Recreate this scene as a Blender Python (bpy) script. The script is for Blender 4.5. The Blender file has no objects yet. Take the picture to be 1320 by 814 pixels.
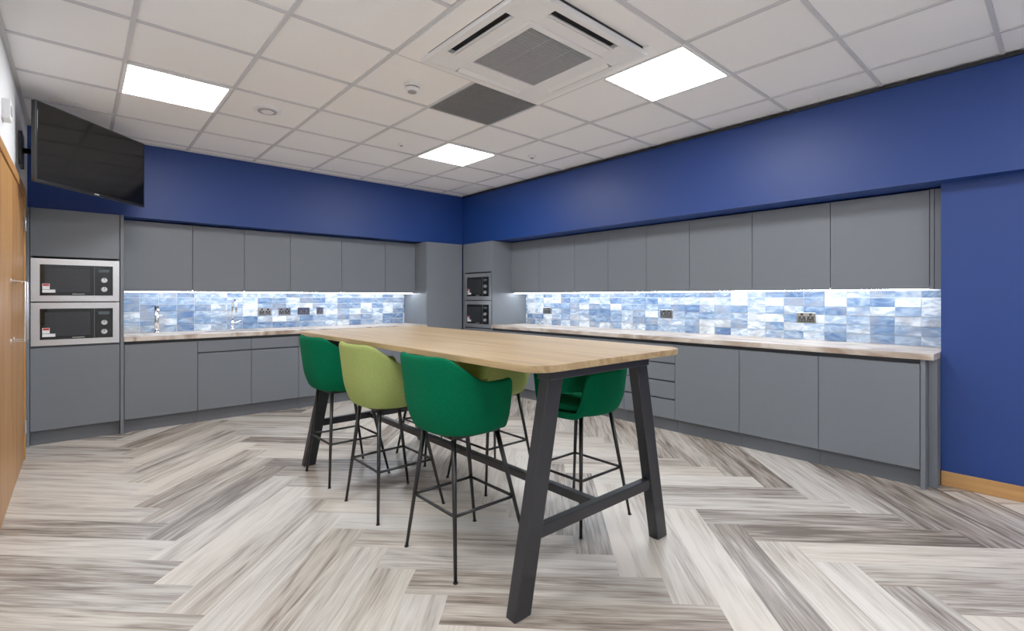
import bpy, bmesh, math, random
from mathutils import Vector, Matrix
random.seed(7)
S=bpy.context.scene
S.view_settings.view_transform='Standard'
S.view_settings.look='None'
S.view_settings.exposure=0.0
S.view_settings.gamma=1.15
H=2.70; CZ=1.24
# ---------------- materials ----------------
def srgb(r,g,b):
    f=lambda c:(c/255/12.92) if c/255<=0.04045 else ((c/255+0.055)/1.055)**2.4
    return (f(r),f(g),f(b),1)
def newmat(name):
    m=bpy.data.materials.new(name); m.use_nodes=True
    nt=m.node_tree; b=nt.nodes['Principled BSDF']
    return m,nt,b
def pmat(name,col,rough=0.5,metal=0.0,nscale=40,namp=0.06,bump=0.0,spec=0.5):
    m,nt,b=newmat(name)
    tc=nt.nodes.new('ShaderNodeTexCoord'); n=nt.nodes.new('ShaderNodeTexNoise')
    n.inputs['Scale'].default_value=nscale; n.inputs['Detail'].default_value=3
    nt.links.new(tc.outputs['Object'],n.inputs['Vector'])
    r=nt.nodes.new('ShaderNodeValToRGB')
    r.color_ramp.elements[0].position=0.3; r.color_ramp.elements[1].position=0.7
    r.color_ramp.elements[0].color=tuple(c*(1-namp) for c in col[:3])+(1,)
    r.color_ramp.elements[1].color=tuple(min(1,c*(1+namp)) for c in col[:3])+(1,)
    nt.links.new(n.outputs['Fac'],r.inputs['Fac']); nt.links.new(r.outputs['Color'],b.inputs['Base Color'])
    b.inputs['Roughness'].default_value=rough; b.inputs['Metallic'].default_value=metal
    b.inputs['Specular IOR Level'].default_value=spec
    if bump>0:
        bp=nt.nodes.new('ShaderNodeBump'); bp.inputs['Strength'].default_value=bump; bp.inputs['Distance'].default_value=0.002
        nt.links.new(n.outputs['Fac'],bp.inputs['Height']); nt.links.new(bp.outputs['Normal'],b.inputs['Normal'])
    return m
def emat(name,col,strength):
    m,nt,b=newmat(name)
    b.inputs['Base Color'].default_value=(0.9,0.9,0.9,1)
    b.inputs['Emission Color'].default_value=col; b.inputs['Emission Strength'].default_value=strength
    return m
def woodmat(name,c1,c2,scale=(1,1,1),rough=0.4,dist=0.6,contrast=(0.35,0.68)):
    m,nt,b=newmat(name)
    tc=nt.nodes.new('ShaderNodeTexCoord'); mp=nt.nodes.new('ShaderNodeMapping')
    mp.inputs['Scale'].default_value=scale
    n=nt.nodes.new('ShaderNodeTexNoise'); n.inputs['Scale'].default_value=1; n.inputs['Detail'].default_value=6; n.inputs['Distortion'].default_value=dist
    r=nt.nodes.new('ShaderNodeValToRGB')
    r.color_ramp.elements[0].position=contrast[0]; r.color_ramp.elements[1].position=contrast[1]
    r.color_ramp.elements[0].color=c1; r.color_ramp.elements[1].color=c2
    nt.links.new(tc.outputs['Object'],mp.inputs['Vector']); nt.links.new(mp.outputs['Vector'],n.inputs['Vector'])
    nt.links.new(n.outputs['Fac'],r.inputs['Fac']); nt.links.new(r.outputs['Color'],b.inputs['Base Color'])
    b.inputs['Roughness'].default_value=rough
    return m
M={}
M['blue']=pmat('blue_paint',srgb(12,52,124),0.5,nscale=60,namp=0.03)
M['white']=pmat('white_paint',srgb(222,224,228),0.6,nscale=60,namp=0.01)
M['tile']=pmat('ceiling_tile',srgb(249,249,250),0.85,nscale=180,namp=0.02,bump=0.15)
M['bar']=pmat('ceiling_tbar',srgb(205,206,210),0.5,namp=0.01)
M['cab']=pmat('grey_cabinet',srgb(109,115,123),0.4,nscale=20,namp=0.015)
M['carc']=pmat('cabinet_carcass',srgb(78,82,89),0.5,namp=0.02)
M['plinth']=pmat('plinth_grey',srgb(96,100,107),0.5,namp=0.02)
M['dark']=pmat('dark_gap',srgb(25,26,28),0.6)
M['steel']=pmat('brushed_steel',srgb(215,215,217),0.3,1.0,nscale=90,namp=0.05)
M['chrome']=pmat('chrome',srgb(225,226,230),0.12,1.0,namp=0.01)
M['blackglass']=pmat('black_glass',srgb(8,8,9),0.06,0.0,namp=0.01)
M['ovenwin']=pmat('oven_window',srgb(38,40,43),0.12,0.0,nscale=300,namp=0.2)
M['display']=pmat('oven_display',srgb(70,84,92),0.15,0.0,namp=0.02)
M['blackmetal']=pmat('black_metal',srgb(31,33,38),0.42,0.0,nscale=200,namp=0.08)
M['legblack']=pmat('leg_black',srgb(14,14,16),0.35,0.0,nscale=200,namp=0.08)
M['plastic']=pmat('white_plastic',srgb(240,241,243),0.4,namp=0.01)
M['grille']=pmat('grey_grille',srgb(160,162,165),0.5,namp=0.03)
M['vent']=pmat('vent_grey',srgb(118,120,123),0.5,namp=0.05)
M['red']=pmat('red_label',srgb(190,40,40),0.5)
M['green']=pmat('green_fabric',srgb(0,96,62),0.95,nscale=320,namp=0.3,bump=0.8,spec=0.1)
M['lime']=pmat('lime_fabric',srgb(152,166,94),0.95,nscale=320,namp=0.2,bump=0.8,spec=0.1)
M['screen']=pmat('tv_screen',srgb(10,11,12),0.08,0,namp=0.01)
M['tvframe']=pmat('tv_frame',srgb(14,14,15),0.3,0,namp=0.01)
M['panel']=emat('led_panel_diffuser',(1,1,1,1),25.5)
M['strip']=emat('led_strip_diffuser',(0.9,0.95,1,1),34.0)
M['grout']=pmat('grout',srgb(205,212,220),0.7)
M['oak']=woodmat('oak_veneer',srgb(170,116,60),srgb(198,150,90),(14,14,1.2),0.4)
M['skirt']=woodmat('oak_skirting',srgb(172,120,66),srgb(198,150,92),(14,1.2,14),0.4)
M['tabletop']=woodmat('oak_tabletop',srgb(158,129,88),srgb(192,165,122),(24,1.1,24),0.33,0.7)
M['worktop']=woodmat('worktop_stone',srgb(156,134,116),srgb(214,203,192),(5,2.2,5),0.3,1.2,(0.36,0.56))
def floormat():
    m,nt,b=newmat('herringbone_vinyl'); L=nt.links
    uv=nt.nodes.new('ShaderNodeUVMap'); uv.uv_map='UVMap'
    rn=nt.nodes.new('ShaderNodeUVMap'); rn.uv_map='rnd'
    sep=nt.nodes.new('ShaderNodeSeparateXYZ'); L.new(rn.outputs['UV'],sep.inputs[0])
    def noise(scale,detail,dist):
        mp=nt.nodes.new('ShaderNodeMapping'); mp.inputs['Scale'].default_value=scale
        n=nt.nodes.new('ShaderNodeTexNoise'); n.inputs['Scale'].default_value=1; n.inputs['Detail'].default_value=detail; n.inputs['Distortion'].default_value=dist
        L.new(uv.outputs['UV'],mp.inputs['Vector']); L.new(mp.outputs['Vector'],n.inputs['Vector']); return n
    n1=noise((1.4,18,1),7,1.4); n2=noise((3.5,90,1),5,1.0); n3=noise((0.7,5,1),2,0.4)
    def mad(src,k,add):
        a=nt.nodes.new('ShaderNodeMath'); a.operation='MULTIPLY_ADD'; L.new(src,a.inputs[0]); a.inputs[1].default_value=k
        if isinstance(add,float): a.inputs[2].default_value=add
        else: L.new(add,a.inputs[2])
        return a.outputs[0]
    v=mad(n1.outputs['Fac'],0.75,-0.40); v=mad(n2.outputs['Fac'],0.5,v); v=mad(n3.outputs['Fac'],0.42,v); v=mad(sep.outputs['X'],0.40,v)
    r=nt.nodes.new('ShaderNodeValToRGB'); cr=r.color_ramp
    cr.elements[0].position=0.34; cr.elements[0].color=srgb(106,97,90)
    cr.elements[1].position=0.84; cr.elements[1].color=srgb(219,214,207)
    x=cr.elements.new(0.47); x.color=srgb(150,140,132)
    x=cr.elements.new(0.61); x.color=srgb(188,181,173)
    L.new(v,r.inputs['Fac'])
    mx=nt.nodes.new('ShaderNodeMix'); mx.data_type='RGBA'; mx.blend_type='MULTIPLY'
    mx.inputs['Factor'].default_value=1.0
    t=nt.nodes.new('ShaderNodeValToRGB'); t.color_ramp.elements[0].color=(1,0.96,0.91,1); t.color_ramp.elements[1].color=(0.98,0.99,1,1)
    L.new(sep.outputs['Y'],t.inputs['Fac']); L.new(r.outputs['Color'],mx.inputs[6]); L.new(t.outputs['Color'],mx.inputs[7])
    L.new(mx.outputs[2],b.inputs['Base Color'])
    b.inputs['Roughness'].default_value=0.26
    return m
M['floor']=floormat()
def tilemat():
    m,nt,b=newmat('watercolour_tiles'); L=nt.links
    uv=nt.nodes.new('ShaderNodeUVMap'); uv.uv_map='UVMap'
    rn=nt.nodes.new('ShaderNodeUVMap'); rn.uv_map='rnd'
    sep=nt.nodes.new('ShaderNodeSeparateXYZ'); L.new(rn.outputs['UV'],sep.inputs[0])
    mp=nt.nodes.new('ShaderNodeMapping'); mp.inputs['Scale'].default_value=(9,20,1)
    n=nt.nodes.new('ShaderNodeTexNoise'); n.inputs['Scale'].default_value=1; n.inputs['Detail'].default_value=5; n.inputs['Distortion'].default_value=1.2
    L.new(uv.outputs['UV'],mp.inputs['Vector']); L.new(mp.outputs['Vector'],n.inputs['Vector'])
    d=nt.nodes.new('ShaderNodeMath'); d.operation='MULTIPLY_ADD'; L.new(sep.outputs['X'],d.inputs[0]); d.inputs[1].default_value=0.5; L.new(n.outputs['Fac'],d.inputs[2])
    r=nt.nodes.new('ShaderNodeValToRGB'); cr=r.color_ramp
    cr.elements[0].position=0.40; cr.elements[0].color=srgb(76,102,142)
    cr.elements[1].position=0.98; cr.elements[1].color=srgb(212,220,228)
    x=cr.elements.new(0.60); x.color=srgb(112,138,172)
    x=cr.elements.new(0.80); x.color=srgb(156,174,196)
    L.new(d.outputs[0],r.inputs['Fac'])
    n2=nt.nodes.new('ShaderNodeTexNoise'); n2.inputs['Scale'].default_value=5
    L.new(uv.outputs['UV'],n2.inputs['Vector'])
    r2=nt.nodes.new('ShaderNodeValToRGB'); r2.color_ramp.elements[0].position=0.50; r2.color_ramp.elements[1].position=0.66
    L.new(n2.outputs['Fac'],r2.inputs['Fac'])
    mx=nt.nodes.new('ShaderNodeMix'); mx.data_type='RGBA'
    fm=nt.nodes.new('ShaderNodeMath'); fm.operation='MULTIPLY'; fm.inputs[1].default_value=0.65; L.new(r2.outputs['Color'],fm.inputs[0])
    L.new(fm.outputs[0],mx.inputs['Factor']); L.new(r.outputs['Color'],mx.inputs[6]); mx.inputs[7].default_value=srgb(142,144,152)
    L.new(mx.outputs[2],b.inputs['Base Color']); b.inputs['Roughness'].default_value=0.12
    return m
M['splash']=tilemat()

# ---------------- mesh builder ----------------
class MB:
    def __init__(s): s.bm=bmesh.new(); s.mats=[]
    def mi(s,k):
        if k not in s.mats: s.mats.append(k)
        return s.mats.index(k)
    def box(s,x0,x1,y0,y1,z0,z1,mat):
        i=s.mi(mat); c=[(x,y,z) for x in (min(x0,x1),max(x0,x1)) for y in (min(y0,y1),max(y0,y1)) for z in (min(z0,z1),max(z0,z1))]
        v=[s.bm.verts.new(p) for p in c]
        for f in ((0,1,3,2),(4,6,7,5),(0,4,5,1),(2,3,7,6),(0,2,6,4),(1,5,7,3)):
            s.bm.faces.new([v[j] for j in f]).material_index=i
    def loft(s,rings,mat,smooth=True,cap=True):
        i=s.mi(mat); V=[[s.bm.verts.new(p) for p in r] for r in rings]; n=len(V[0])
        for a,b in zip(V,V[1:]):
            for k in range(n):
                f=s.bm.faces.new((a[k],a[(k+1)%n],b[(k+1)%n],b[k])); f.material_index=i; f.smooth=smooth
        if cap:
            for r in (V[0][::-1],V[-1]):
                f=s.bm.faces.new(r); f.material_index=i
    def cyl(s,p0,p1,r0,mat,r1=None,seg=20):
        s.tube([p0,p1],r0,mat,seg,[r0,r0 if r1 is None else r1])
    def tube(s,pts,r,mat,seg=12,radii=None):
        pts=[Vector(p) for p in pts]; rings=[]; up=None
        for k,p in enumerate(pts):
            t=(pts[min(k+1,len(pts)-1)]-pts[max(k-1,0)]).normalized()
            if up is None:
                up=Vector((0,0,1)) if abs(t.z)<0.9 else Vector((1,0,0))
            u=(up-t*up.dot(t)).normalized(); w=t.cross(u); up=u
            rr=radii[k] if radii else r
            rings.append([p+u*rr*math.cos(a)+w*rr*math.sin(a) for a in [2*math.pi*q/seg for q in range(seg)]])
        s.loft(rings,mat)
    def beam(s,p0,p1,wx,wy,mat):
        rings=[]
        for p in (p0,p1):
            x,y,z=p; rings.append([(x-wx/2,y-wy/2,z),(x+wx/2,y-wy/2,z),(x+wx/2,y+wy/2,z),(x-wx/2,y+wy/2,z)])
        s.loft(rings,mat,smooth=False)
    def finish(s,name,bevel=0,center=True,parent=None,loc=None,rot=0,recalc=True):
        if recalc: bmesh.ops.recalc_face_normals(s.bm,faces=s.bm.faces)
        me=bpy.data.meshes.new(name); off=Vector((0,0,0))
        if center:
            xs=[v.co for v in s.bm.verts]
            off=Vector(((min(v.x for v in xs)+max(v.x for v in xs))/2,(min(v.y for v in xs)+max(v.y for v in xs))/2,min(v.z for v in xs)))
            bmesh.ops.translate(s.bm,verts=s.bm.verts,vec=-off)
        s.bm.to_mesh(me); s.bm.free()
        for k in s.mats: me.materials.append(M[k])
        o=bpy.data.objects.new(name,me); S.collection.objects.link(o)
        o.location=off if loc is None else loc; o.rotation_euler[2]=rot
        if bevel:
            b=o.modifiers.new('bevel','BEVEL'); b.width=bevel; b.segments=2; b.limit_method='ANGLE'
        if parent: o.parent=parent
        return o
def B(name,x0,x1,y0,y1,z0,z1,mat,bevel=0):
    m=MB(); m.box(x0,x1,y0,y1,z0,z1,mat); return m.finish(name,bevel)

XS=-0.32; YB=6.30; XR=4.70; XRW=4.30; YN=-1.6
def build_floor():
    bm=bmesh.new(); uvl=bm.loops.layers.uv.new('UVMap'); rl=bm.loops.layers.uv.new('rnd')
    W=0.184; n=6; s2=math.sqrt(0.5)
    A=Vector((s2,s2)); Bv=Vector((-s2,s2))
    org=Vector((0.375,2.235))
    def quad(a0,b0,la,lb,alonga):
        ps=[(a0,b0),(a0+la,b0),(a0+la,b0+lb),(a0,b0+lb)]
        w=[org+A*p[0]+Bv*p[1] for p in ps]
        cx=sum(p.x for p in w)/4; cy=sum(p.y for p in w)/4
        if not (XS-1<cx<XR+1 and YN-1<cy<YB+1): return
        f=bm.faces.new([bm.verts.new((p.x,p.y,0)) for p in w])
        o1,o2=random.random()*50,random.random()*50; r1=random.random(); r2=random.random()
        for l,p in zip(f.loops,ps):
            u,v=(p[0]-a0,p[1]-b0) if alonga else (p[1]-b0,p[0]-a0)
            l[uvl].uv=(u+o1,v+o2); l[rl].uv=(r1,r2)
    for y in range(-50,51):
        for k in range(-6,7):
            x=y+2*n*k
            quad(x*W,y*W,n*W,W,True)
            x=y+2*n*k+2*n-1
            quad(x*W,y*W,W,n*W,False)
    for co,no in (((XS-0.05,0,0),(-1,0,0)),((XR+0.05,0,0),(1,0,0)),((0,YN-0.05,0),(0,-1,0)),((0,YB+0.05,0),(0,1,0))):
        bmesh.ops.bisect_plane(bm,geom=bm.verts[:]+bm.edges[:]+bm.faces[:],plane_co=co,plane_no=no,clear_outer=True)
    for f in bm.faces:
        if f.normal.z<0: f.normal_flip()
    me=bpy.data.meshes.new('floor'); bm.to_mesh(me); bm.free(); me.materials.append(M['floor'])
    o=bpy.data.objects.new('floor',me); S.collection.objects.link(o)
build_floor()
B('floor_base',XS-0.15,XR+0.15,YN-0.15,YB+0.15,-0.12,-0.004,'dark')
B('wall_back',XS-0.15,XR+0.15,YB,YB+0.12,0,H+0.1,'blue')
B('wall_side',XS-0.12,XS,YN,YB,0,H+0.1,'white')
B('wall_right',XR,XR+0.15,0.57,YB,0,H+0.1,'blue')
B('wall_right_return',XRW,XR+0.15,YN,0.57,0,2.0,'blue')
B('wall_front',XS-0.15,XR+0.15,YN-0.12,YN,0,H+0.1,'white')
B('wall_bulkhead_back',XS,4.18,5.83,YB,2.0,H,'blue')
B('wall_bulkhead_right',4.18,XR,YN,YB,2.0,H,'blue')
B('baseboard_right',XRW-0.018,XRW,YN,0.568,0,0.095,'skirt',0.004)
B('ceiling_edge_shadow_strip',4.168,4.18,YN,5.82,H-0.022,H-0.002,'dark')  # shadow line where ceiling meets right bulkhead, modelled as a dark strip
# ---------------- ceiling ----------------
gx0,gy0=0.22,0.27
m=MB()
cut=(1.42,2.62,1.47,2.67)
m.box(XS-0.1,XR+0.1,YN-0.1,YB+0.1,H+0.012,H+0.05,'tile')
for i in range(-1,8):
    x=gx0+0.6*i
    if x<XS or x>4.2: continue
    segs=[(YN,5.83)] if not (cut[0]+.01<x<cut[1]-.01) else [(YN,cut[2]),(cut[3],5.83)]
    for a,b in segs: m.box(x-0.011,x+0.011,a,b,H+0.003,H+0.014,'bar')
for j in range(-4,11):
    y=gy0+0.6*j
    if y<YN or y>5.83: continue
    segs=[(XS,4.18)] if not (cut[2]+.01<y<cut[3]-.01) else [(XS,cut[0]),(cut[1],4.18)]
    for a,b in segs: m.box(a,b,y-0.011,y+0.011,H+0.0035,H+0.0135,'bar')
m.finish('ceiling')
m=MB()
m.box(XS,XS+0.022,YN,5.83,H-0.002,H+0.01,'bar'); m.box(XS,4.18,5.808,5.83,H-0.002,H+0.01,'bar'); m.finish('trim_2')
def lightpanel(x,y):
    m=MB(); a=0.555/2
    m.box(x-a,x+a,y-a,y+a,H-0.001,H+0.010,'panel')
    for q in (-1,1):
        m.box(x+q*a,x+q*(a+0.02),y-a-0.02,y+a+0.02,H-0.004,H+0.008,'plastic')
        m.box(x-a,x+a,y+q*a,y+q*(a+0.02),H-0.004,H+0.008,'plastic')
    m.finish('ceiling_light_panel')
for (i,j) in ((0,6),(4,6),(4,2),(0,2),(4,-2),(0,-2)):
    lightpanel(gx0+0.6*i+0.295,gy0+0.6*j+0.3)
m=MB(); x,y=2.32,2.97; a=0.288
m.box(x-a,x+a,y-a,y+a,H+0.004,H+0.010,'vent')
for k in range(24):
    t=-a+0.024*k
    m.box(x+t,x+t+0.014,y-a,y+a,H-0.001,H+0.004,'vent'); m.box(x-a,x+a,y+t,y+t+0.008,H-0.0005,H+0.003,'vent')
m.finish('ceiling_air_vent')
m=MB(); cx,cy=2.045,2.135; z=H
def frame(m,cx,cy,o,i,z0,z1,mat):
    m.box(cx-o,cx-i,cy-o,cy+o,z0,z1,mat); m.box(cx+i,cx+o,cy-o,cy+o,z0,z1,mat)
    m.box(cx-i,cx+i,cy-o,cy-i,z0,z1,mat); m.box(cx-i,cx+i,cy+i,cy+o,z0,z1,mat)
m.box(cx-0.48,cx+0.48,cy-0.48,cy+0.48,z-0.006,z+0.012,'dark')
frame(m,cx,cy,0.48,0.435,z-0.03,z,'plastic')
frame(m,cx,cy,0.375,0.258,z-0.03,z,'plastic')
frame(m,cx,cy,0.295,0.255,z-0.038,z-0.03,'plastic')
for sx in (-1,1):
    for sy in (-1,1):
        m.box(cx+sx*0.26,cx+sx*0.435,cy+sy*0.26,cy+sy*0.435,z-0.0295,z,'plastic')
for k in range(34):
    t=-0.255+0.015*k
    m.box(cx-0.255,cx+0.255,cy+t,cy+t+0.010,z-0.034,z-0.022,'grille')
m.box(cx-0.255,cx+0.255,cy-0.255,cy+0.255,z-0.022,z-0.018,'vent')
for t in (-0.09,0.09):
    m.box(cx+t-0.003,cx+t+0.003,cy-0.255,cy+0.255,z-0.035,z-0.02,'grille')
def blade(pts,mat):
    r=[Vector(p) for p in pts]; rr=[p+Vector((0,0,0.004)) for p in r]
    m.loft([r,rr],mat,smooth=False)
L=0.258
for sgn in (-1,1):
    blade([(cx+sgn*0.378,cy-L,z-0.028),(cx+sgn*0.378,cy+L,z-0.028),(cx+sgn*0.408,cy+L,z-0.042),(cx+sgn*0.408,cy-L,z-0.042)],'plastic')
    blade([(cx-L,cy+sgn*0.378,z-0.028),(cx+L,cy+sgn*0.378,z-0.028),(cx+L,cy+sgn*0.408,z-0.042),(cx-L,cy+sgn*0.408,z-0.042)],'plastic')
m.finish('air_conditioning_cassette',0.003)
frm=MB(); frame(frm,2.02,2.07,0.588,0.46,H-0.004,H+0.01,'tile'); frm.finish('trim_3')
def disc(name,x,y,parts):
    m=MB()
    for r0,r1,z0,z1,mat in parts: m.cyl((x,y,H+0.012-z0),(x,y,H+0.012-z1),r0,mat,r1,seg=32)
    m.finish(name)
disc('smoke_detector',1.734,3.01,[(0.055,0.055,0,0.02,'plastic'),(0.045,0.045,0.02,0.026,'dark'),(0.05,0.04,0.026,0.05,'plastic'),(0.03,0.03,0.05,0.053,'grille')])
disc('ceiling_speaker',1.11,4.147,[(0.10,0.095,0,0.018,'plastic'),(0.07,0.068,0.018,0.022,'grille'),(0.045,0.04,0.022,0.027,'plastic')])
disc('motion_sensor',2.32,4.23,[(0.035,0.03,0,0.018,'plastic'),(0.015,0.01,0.018,0.026,'grille')])
disc('motion_sensor',3.54,3.70,[(0.045,0.04,0,0.018,'plastic'),(0.02,0.012,0.018,0.03,'grille')])

# ---------------- kitchen ----------------
YF,XF=5.70,4.09; YU,XU=5.99,4.42
def mapper(wall,front):
    if wall=='L': return lambda m,s0,s1,d0,d1,z0,z1,mat: m.box(s0,s1,front+d0,front+d1,z0,z1,mat)
    return lambda m,s0,s1,d0,d1,z0,z1,mat: m.box(front+d0,front+d1,s0,s1,z0,z1,mat)
def base(wall,s0,s1,fronts):
    bx=mapper(wall,YF if wall=='L' else XF); m=MB(); D=(YB-YF if wall=='L' else XR-XF)-0.005
    bx(m,s0+.001,s1-.001,0.021,D,0.12,0.80,'carc')
    bx(m,s0+.001,s1-.001,0.05,D,0.80,0.838,'carc')
    bx(m,s0+.001,s1-.001,0.05,0.07,0.0,0.12,'plinth')
    for a,b,z0,z1 in fronts: bx(m,a+.0022,b-.0022,0,0.02,z0,z1,'cab')
    m.finish('base_cabinet',0.0015)
def wallcab(wall,s0,s1):
    bx=mapper(wall,YU if wall=='L' else XU); m=MB(); D=(YB-YU if wall=='L' else XR-XU)-0.012
    bx(m,s0+.001,s1-.001,0.021,D,1.315,1.99,'carc')
    bx(m,s0+.0022,s1-.0022,0,0.02,1.30,1.985,'cab')
    m.finish('wall_cabinet',0.0015)
Z0,Z1=0.125,0.808
base('L',0.317,0.889,[(0.317,0.889,Z0,Z1)])
base('L',0.889,1.85,[(0.889,1.37,Z0,0.685),(1.37,1.85,Z0,0.685),(0.889,1.37,0.70,Z1),(1.37,1.85,0.70,Z1)])
for a,b in ((1.85,2.45),(2.45,3.0),(3.0,3.498)): base('L',a,b,[(a,b,Z0,Z1)])
ul=[0.317,0.889,1.37,1.85,2.46,3.05,3.498]
for a,b in zip(ul,ul[1:]): wallcab('L',a,b)
rb=[0.645,1.2285,1.807,2.39]
for a,b in zip(rb,rb[1:]): base('R',a,b,[(a,b,Z0,Z1)])
dr=[Z0,0.31,0.475,0.64,Z1+0.014]
base('R',2.39,2.95,[(2.39,2.95,z0,z1-0.014) for z0,z1 in zip(dr,dr[1:])])
rb=[2.95,3.55,4.15,4.6,5.028]
for a,b in zip(rb,rb[1:]): base('R',a,b,[(a,b,Z0,Z1)])
ur=[0.645,1.245,1.84,2.43,2.91,3.40,3.89,4.49,5.028]
for a,b in zip(ur,ur[1:]): wallcab('R',a,b)
m=MB(); m.box(XF,XR-.005,0.618,0.643,0,0.838,'cab'); m.box(XRW-0.12,XRW-.001,0.572,0.616,0.0,0.838,'cab'); m.finish('cabinet_end_panel',0.001)
m=MB(); m.box(XU-0.002,XR-.012,0.622,0.643,1.30,1.99,'cab'); m.box(XU+0.003,XR-.012,0.572,0.62,1.30,1.99,'cab'); m.finish('cabinet_end_panel',0.001)
def tall(wall,s0,s1,ovens):
    bx=mapper(wall,YF if wall=='L' else XF); m=MB(); D=(YB-YF if wall=='L' else XR-XF)-0.005
    if ovens:
        bx(m,s0,s1,0.021,D,0.12,0.83,'carc'); bx(m,s0,s1,0.021,D,1.585,1.99,'carc')
        bx(m,s0,s0+.018,0.021,D,0.83,1.585,'carc'); bx(m,s1-.018,s1,0.021,D,0.83,1.585,'carc')
        bx(m,s0+.018,s1-.018,0.3,D,0.83,1.585,'carc')
        bx(m,s0+.002,s1-.002,0,0.02,1.59,1.99,'cab'); bx(m,s0+.002,s1-.002,0,0.02,0.125,0.815,'cab')
    else:
        bx(m,s0,s1,0.021,D,0.12,1.99,'cab'); bx(m,s0+.002,s1-.002,0,0.02,0.125,1.99,'cab')
    bx(m,s0,s1,0.05,0.07,0,0.12,'plinth')
    m.finish('tall_cabinet',0.0015)
tall('L',-0.298,0.288,True)
m=MB(); m.box(0.290,0.314,YF-0.012,YB-.005,0,1.99,'cab'); m.finish('cabinet_end_panel',0.001)
m=MB(); m.box(XS+.001,-0.30,YF+0.01,YB-.005,0,1.99,'cab'); m.finish('cabinet_filler_panel')
tall('L',3.502,4.085,False)
tall('R',5.055,5.64,True)
m=MB(); m.box(XF-.0,XR-.005,5.032,5.053,0,1.99,'cab'); m.finish('cabinet_end_panel',0.001)
m=MB(); m.box(XF+.01,XF+.03,5.642,5.698,0,1.99,'cab'); m.finish('cabinet_filler_panel')
def oven(loc,rot,w=0.575):
    m=MB(); h=0.362; a=w/2
    m.box(-a,a,-0.022,0.0,0,h,'steel')
    m.box(-a+0.03,a-0.03,0.001,0.24,0.02,h-0.02,'carc')
    m.box(-a+0.055,a-0.045,-0.030,-0.020,0.05,h-0.05,'blackglass')
    m.box(-a+0.085,a-0.20,-0.032,-0.029,0.08,h-0.08,'ovenwin')
    m.box(a-0.1725,a-0.171,-0.0315,-0.029,0.052,h-0.052,'grille')
    m.box(a-0.145,a-0.070,-0.0315,-0.029,h-0.105,h-0.080,'display')
    for zz in (0.105,0.185):
        m.cyl((a-0.105,-0.029,zz),(a-0.105,-0.05,zz),0.022,'steel',0.020,seg=24)
        m.box(a-0.107,a-0.103,-0.052,-0.049,zz,zz+0.018,'dark')
    m.box(-a+0.07,-a+0.15,-0.0335,-0.029,0.075,0.10,'plastic')
    m.box(-a+0.07,-a+0.115,-0.0335,-0.029,0.103,0.15,'plastic'); m.box(-a+0.073,-a+0.112,-0.034,-0.0335,0.13,0.148,'red')
    m.box(-0.03,0.05,-0.0315,-0.029,0.06,0.066,'grille')
    m.finish('microwave_oven',0.0015,center=False,loc=loc,rot=rot)
for z in (0.835,1.208):
    oven((-0.005,YF+0.021,z),0); oven((XF+0.021,5.347,z),-math.pi/2)
m=MB(); y0=YF-0.02; y1=YB-.002; z0,z1=0.84,0.88
m.box(0.317,1.02,y0,y1,z0,z1,'worktop'); m.box(1.52,3.498,y0,y1,z0,z1,'worktop')
m.box(1.02,1.52,y0,5.80,z0,z1,'worktop'); m.box(1.02,1.52,6.16,y1,z0,z1,'worktop')
m.finish('kitchen_worktop')
m=MB()
m.box(1.022,1.03,5.802,6.158,0.841,0.884,'steel'); m.box(1.51,1.518,5.802,6.158,0.841,0.884,'steel')
m.box(1.022,1.518,5.802,5.81,0.841,0.884,'steel'); m.box(1.022,1.518,6.15,6.158,0.841,0.884,'steel'); m.box(1.03,1.51,5.81,6.15,0.841,0.846,'steel')
m.finish('kitchen_sink',0.001)
m=MB(); m.box(XF-0.02,XR-.002,0.574,5.028,z0,z1,'worktop'); o=m.finish('kitchen_worktop',0.002)
def splash(wall,s0,s1,plane):
    bm=bmesh.new(); uvl=bm.loops.layers.uv.new('UVMap'); rl=bm.loops.layers.uv.new('rnd')
    W=0.158; Hh=0.0721; z0=0.8815
    def tile(a,b,z0,z1,d0,d1,mi):
        if wall=='L': c=[(x,y,z) for x in (a,b) for y in (plane-d1,plane-d0) for z in (z0,z1)]
        else: c=[(x,y,z) for x in (plane-d1,plane-d0) for y in (a,b) for z in (z0,z1)]
        v=[bm.verts.new(p) for p in c]; o1,o2=random.random()*40,random.random()*40; r=random.random(); r2=random.random()
        for f in ((0,1,3,2),(4,6,7,5),(0,4,5,1),(2,3,7,6),(0,2,6,4),(1,5,7,3)):
            ff=bm.faces.new([v[j] for j in f]); ff.material_index=mi
            for l in ff.loops:
                s=l.vert.co.x if wall=='L' else l.vert.co.y
                l[uvl].uv=(s-a+o1,l.vert.co.z-z0+o2); l[rl].uv=(r,r2)
    tile(s0,s1,z0,1.314,0.001,0.005,1)
    s=s0
    while s<s1-0.01:
        for k in range(6):
            za=z0+k*Hh; zb=min(za+Hh-0.004,1.313)
            if zb-za>0.008: tile(s+.002,min(s+W,s1)-.002,za,zb,0.005,0.010,0)
        s+=W
    bmesh.ops.recalc_face_normals(bm,faces=bm.faces)
    me=bpy.data.meshes.new('backsplash_tiles'); bm.to_mesh(me); bm.free(); me.materials.append(M['splash']); me.materials.append(M['grout'])
    o=bpy.data.objects.new('backsplash_tiles',me); S.collection.objects.link(o)
splash('L',0.317,3.498,YB); splash('R',0.574,5.028,XR)
B('under_cabinet_light_strip',0.34,3.48,YU+0.04,YU+0.065,1.296,1.3145,'strip')
B('under_cabinet_light_strip',XU+0.04,XU+0.065,0.66,5.01,1.296,1.3145,'strip')
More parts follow.
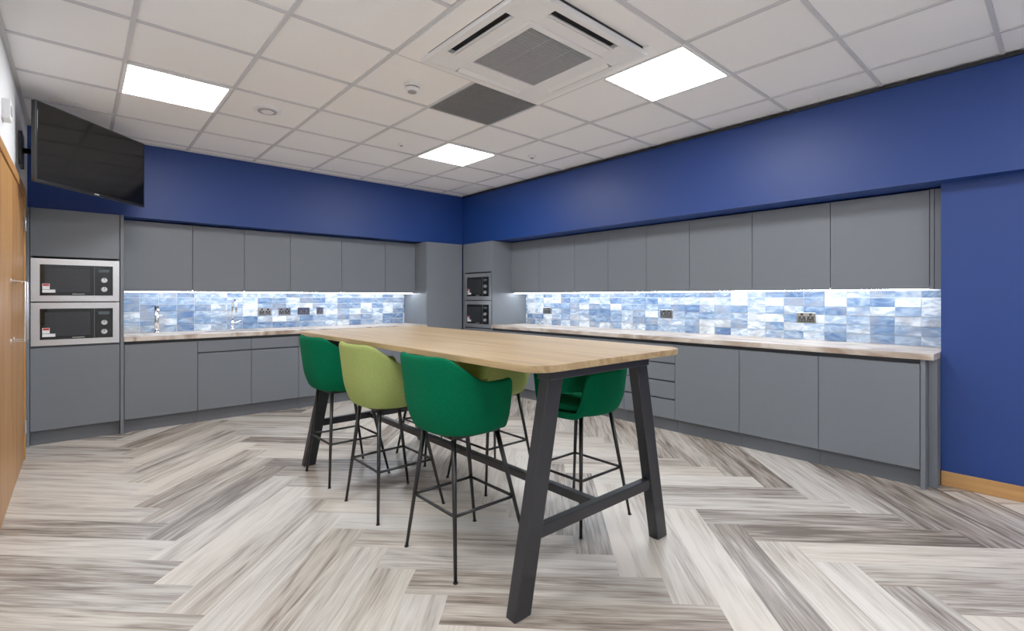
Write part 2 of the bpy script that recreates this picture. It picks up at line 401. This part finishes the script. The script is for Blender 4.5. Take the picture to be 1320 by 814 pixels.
def socket(loc,rot,w=0.146):
    m=MB(); a=w/2
    m.box(-a,a,-0.006,0,-0.043,0.043,'chrome'); n=2 if w>0.1 else 1
    for k in range(n):
        c=(k-0.5)*0.066 if n==2 else 0
        m.box(c-0.026,c+0.026,-0.008,-0.005,-0.033,0.012,'dark')
        m.box(c-0.010,c+0.010,-0.0095,-0.005,0.017,0.036,'dark')
        m.box(c-0.003,c+0.003,-0.009,-0.0079,-0.006,0.006,'grille')
        for q in (-0.012,0.012): m.box(c+q-0.004,c+q+0.004,-0.009,-0.0079,-0.024,-0.020,'grille')
    m.finish('power_socket',0.001,center=False,loc=loc,rot=rot)
for x in (1.656,1.873,2.10): socket((x,YB-.0101,1.075),0)
socket((2.30,YB-.0101,1.075),0,0.086)
for y in (4.61,2.837,1.50): socket((XR-.0101,y,1.068),-math.pi/2)
m=MB(); x,y=1.30,6.21
m.cyl((x,y,0.88),(x,y,0.90),0.027,'chrome'); m.cyl((x,y,0.90),(x,y,0.99),0.017,'chrome')
pts=[(x,y,0.99),(x,y,1.13)]+[(x,y-0.085+0.085*math.cos(a),1.13+0.085*math.sin(a)) for a in [math.pi*k/10 for k in range(1,11)]]+[(x,y-0.17,1.08)]
m.tube(pts,0.011,'chrome'); m.tube([(x,y,0.95),(x+0.05,y,0.965),(x+0.09,y,0.985)],0.007,'chrome'); m.finish('kitchen_tap')
m=MB(); x,y=0.604,6.16
m.cyl((x,y,0.88),(x,y,0.895),0.03,'chrome'); m.cyl((x,y,0.895),(x,y,1.12),0.021,'chrome'); m.cyl((x,y,1.12),(x,y,1.155),0.021,'legblack',0.018)
m.tube([(x,y,1.10),(x,y-0.06,1.13),(x,y-0.12,1.125),(x,y-0.14,1.09)],0.011,'chrome'); m.tube([(x,y,1.05),(x+0.05,y,1.06)],0.008,'chrome'); m.finish('hot_water_tap')

# ---------------- side wall doors ----------------
m=MB(); xs=XS
m.box(xs,xs+0.02,5.29,5.35,0,2.08,'oak'); m.box(xs,xs+0.02,3.41,3.47,0,2.08,'oak'); m.box(xs,xs+0.02,3.47,5.29,2.02,2.08,'oak')
m.finish('trim_4',0.002)
def door(name,y0,y1,hy,hinge):
    m=MB(); m.box(xs+.001,xs+0.012,y0+.003,y1-.003,0.006,2.016,'oak')
    m.tube([(xs+0.012,hy,0.97),(xs+0.075,hy,0.97),(xs+0.075,hy,1.34),(xs+0.012,hy,1.34)],0.0095,'steel')
    m.cyl((xs+0.012,hy,0.97),(xs+0.016,hy,0.97),0.02,'steel'); m.cyl((xs+0.012,hy,1.34),(xs+0.016,hy,1.34),0.02,'steel')
    for z in (0.25,1.1,1.80): m.cyl((xs+0.02,hinge,z-0.05),(xs+0.02,hinge,z+0.05),0.008,'steel')
    m.finish(name,0.001)
door('door_1',4.38,5.29,4.47,5.284); door('door_2',3.47,4.38,4.29,3.476)
m=MB(); m.box(XS,XS+0.035,3.95,4.06,2.25,2.36,'plastic'); m.box(XS+0.035,XS+0.038,3.97,4.04,2.28,2.33,'grille'); m.finish('wall_alarm_sounder',0.004)
B('baseboard_side',XS,XS+0.016,YN,3.40,0,0.095,'skirt',0.003)

# ---------------- television ----------------
m=MB(); w=0.98; h=0.56
m.box(-w/2,w/2,-0.03,0.0,0,h,'tvframe'); m.box(-w/2+0.012,w/2-0.012,-0.0315,-0.029,0.02,h-0.012,'screen')
m.box(-w/2+0.12,w/2-0.12,0,0.035,0.06,h-0.15,'tvframe')
m.box(-0.02,0.02,-0.032,-0.030,0.006,0.014,'grille')
m.box(-0.12,0.12,0.035,0.05,0.15,0.40,'legblack')
m.tube([(0,0.05,0.28),(-0.16,0.16,0.28)],0.02,'legblack')
tv=m.finish('wall_television',0.003,center=False,loc=(0.09,5.075,2.04),rot=math.radians(47.7))
R=Matrix.Rotation(math.radians(47.7),3,'Z')
p=R@Vector((-0.16,0.16,0.28))+Vector((0.09,5.075,2.04))
m=MB(); m.tube([p,(XS+0.02,p.y+0.02,p.z)],0.02,'legblack'); m.box(XS,XS+0.02,p.y-0.08,p.y+0.12,p.z-0.12,p.z+0.12,'legblack')
arm=m.finish('television_wall_bracket'); arm.parent=tv
bpy.context.view_layer.update(); arm.matrix_parent_inverse=tv.matrix_world.inverted()

# ---------------- table ----------------
tb=bpy.data.objects.new('bar_table',None); S.collection.objects.link(tb); tb.location=(1.78,2.6,0)
def part(m,name,bev=0):
    o=m.finish(name,bev); o.location=o.location-tb.location; o.parent=tb; return o
m=MB(); x0,x1,y0,y1,r=1.26,2.31,1.29,3.91,0.10
ring=[]
for cx_,cy_,a0 in ((x1-r,y1-r,0),(x0+r,y1-r,90),(x0+r,y0+r,180),(x1-r,y0+r,270)):
    for k in range(9):
        a=math.radians(a0+90*k/8); ring.append((cx_+r*math.cos(a),cy_+r*math.sin(a)))
m.loft([[(x,y,0.957) for x,y in ring],[(x,y,0.985) for x,y in ring]],'tabletop',smooth=False); part(m,'table_top',0.002)
m=MB()
for y in (1.42,3.74):
    m.beam((1.255+.03,y,0),(1.47,y,0.915),0.085,0.055,'blackmetal'); m.beam((2.295-.03,y,0),(2.08,y,0.915),0.085,0.055,'blackmetal')
    m.box(1.42,2.13,y-0.035,y+0.035,0.905,0.957,'blackmetal')
    m.box(1.35,2.20,y-0.02,y+0.02,0.275,0.325,'blackmetal')
m.box(1.755,1.795,1.43,3.73,0.28,0.32,'blackmetal')
m.box(1.755,1.795,1.43,3.73,0.92,0.956,'blackmetal')
part(m,'table_frame',0.004)

# ---------------- stools ----------------
def stool(x,y,rot,fab,shx=-0.045,shz=0.008):
    e=bpy.data.objects.new('bar_stool',None); S.collection.objects.link(e); e.location=(x,y,0); e.rotation_euler[2]=rot
    bm=bmesh.new(); NT=64
    def sm(a,b,t): t=max(0,min(1,(t-a)/(b-a))); return t*t*(3-2*t)
    def rim(th):
        t=abs(math.degrees(th))
        h=0.36-0.12*sm(38,88,t)
        return h*(1-sm(128,143,t))
    prof=[(0.0,0),(0.35,0),(0.6,0.0),(0.78,0.004),(0.88,0.02),(0.94,0.055)]
    rings=[]
    for k in range(NT):
        th=-math.pi+2*math.pi*(k+0.5)/NT
        n=2.6; c,s=math.cos(th),math.sin(th)
        R=1/((abs(c)/0.215)**n+(abs(s)/0.225)**n)**(1/n)
        hh=rim(th); col=[]
        for q,zz in prof[1:]:
            zf=zz*(hh/0.36)+ (0 if hh>0.05 else -0.012*q)
            col.append((-c*R*q,-s*R*q,0.615+zf))
        for f in (0.3,0.5,0.7,0.88,1.0):
            out=1.0+0.13*f*min(1,hh/0.3)
            col.append((-c*R*(0.965*out)-0.02*f*(hh/0.36)*max(0,c),-s*R*(0.965*out),0.615+max(hh*f,0.055*min(1,hh/0.05) if f<0.31 else 0)))
        rings.append([bm.verts.new(p) for p in col])
    cv=bm.verts.new((0,0,0.615))
    for k in range(NT):
        a,b=rings[k],rings[(k+1)%NT]
        bm.faces.new((cv,a[0],b[0]))
        for j in range(len(a)-1): bm.faces.new((a[j],a[j+1],b[j+1],b[j]))
    for f in bm.faces: f.smooth=True
    bmesh.ops.recalc_face_normals(bm,faces=bm.faces)
    me=bpy.data.meshes.new('shell'); bm.to_mesh(me); bm.free(); me.materials.append(M[fab])
    o=bpy.data.objects.new('upholstered_shell',me); S.collection.objects.link(o); o.parent=e; o.location=(shx,0,shz)
    sd=o.modifiers.new('s','SOLIDIFY'); sd.thickness=0.032; sd.offset=0
    ss=o.modifiers.new('ss','SUBSURF'); ss.levels=1; ss.render_levels=2
    m=MB(); rr=[]
    for z,q in ((0.625,0.80),(0.638,0.86),(0.655,0.86),(0.666,0.80),(0.672,0.6),(0.674,0.3)):
        ring=[]
        for k in range(32):
            th=2*math.pi*k/32; n=2.6; c,s=math.cos(th),math.sin(th)
            R=1/((abs(c)/0.205)**n+(abs(s)/0.215)**n)**(1/n); ring.append((c*R*q+0.008+shx,s*R*q,z+shz))
        rr.append(ring)
    m.loft(rr,fab); m.finish('seat_cushion',center=False,parent=e)
    m=MB(); t=0.125; f=0.212; c=shx*0.8
    for sx in (-1,1):
        for sy in (-1,1):
            m.tube([(sx*f,sy*f,0),(sx*t+c,sy*t,0.606)],0.011,'legblack',12,[0.008,0.0125])
            m.cyl((sx*f,sy*f,0),(sx*f,sy*f,0.006),0.011,'legblack')
    for q in (-1,1):
        m.box(c-t-.013,c+t+.013,q*t-.013,q*t+.013,0.596,0.612,'legblack')
        m.box(c+q*t-.013,c+q*t+.013,-t,t,0.596,0.612,'legblack')
    zz=0.27; k=zz/0.606; q=f+(t-f)*k; c=c*k
    for a,b in (((-q,-q),(q,-q)),((q,-q),(q,q)),((q,q),(-q,q)),((-q,q),(-q,-q))):
        m.tube([(a[0]+c,a[1],zz),(b[0]+c,b[1],zz)],0.0075,'legblack')
    m.finish('leg_frame',center=False,parent=e)
stool(1.44,1.975,0,'green'); stool(1.44,2.71,0,'lime'); stool(1.44,3.40,0,'green')
stool(2.155,1.88,math.pi,'green',-0.02,-0.008); stool(2.125,2.63,math.pi,'lime',-0.01,-0.012); stool(2.125,3.35,math.pi,'green',-0.01,-0.012)

# ---------------- camera, world ----------------
cam=bpy.data.cameras.new('camera'); co=bpy.data.objects.new('camera',cam); S.collection.objects.link(co)
co.location=(0,0,CZ); co.rotation_euler=(math.radians(90),0,math.radians(-41.4))
cam.sensor_width=36; cam.lens=36*635/1320; cam.shift_y=-23/1320; cam.clip_start=0.05
S.camera=co
w=bpy.data.worlds.new('world'); S.world=w; w.use_nodes=True
w.node_tree.nodes['Background'].inputs[0].default_value=(0.6,0.65,0.7,1); w.node_tree.nodes['Background'].inputs[1].default_value=0.3
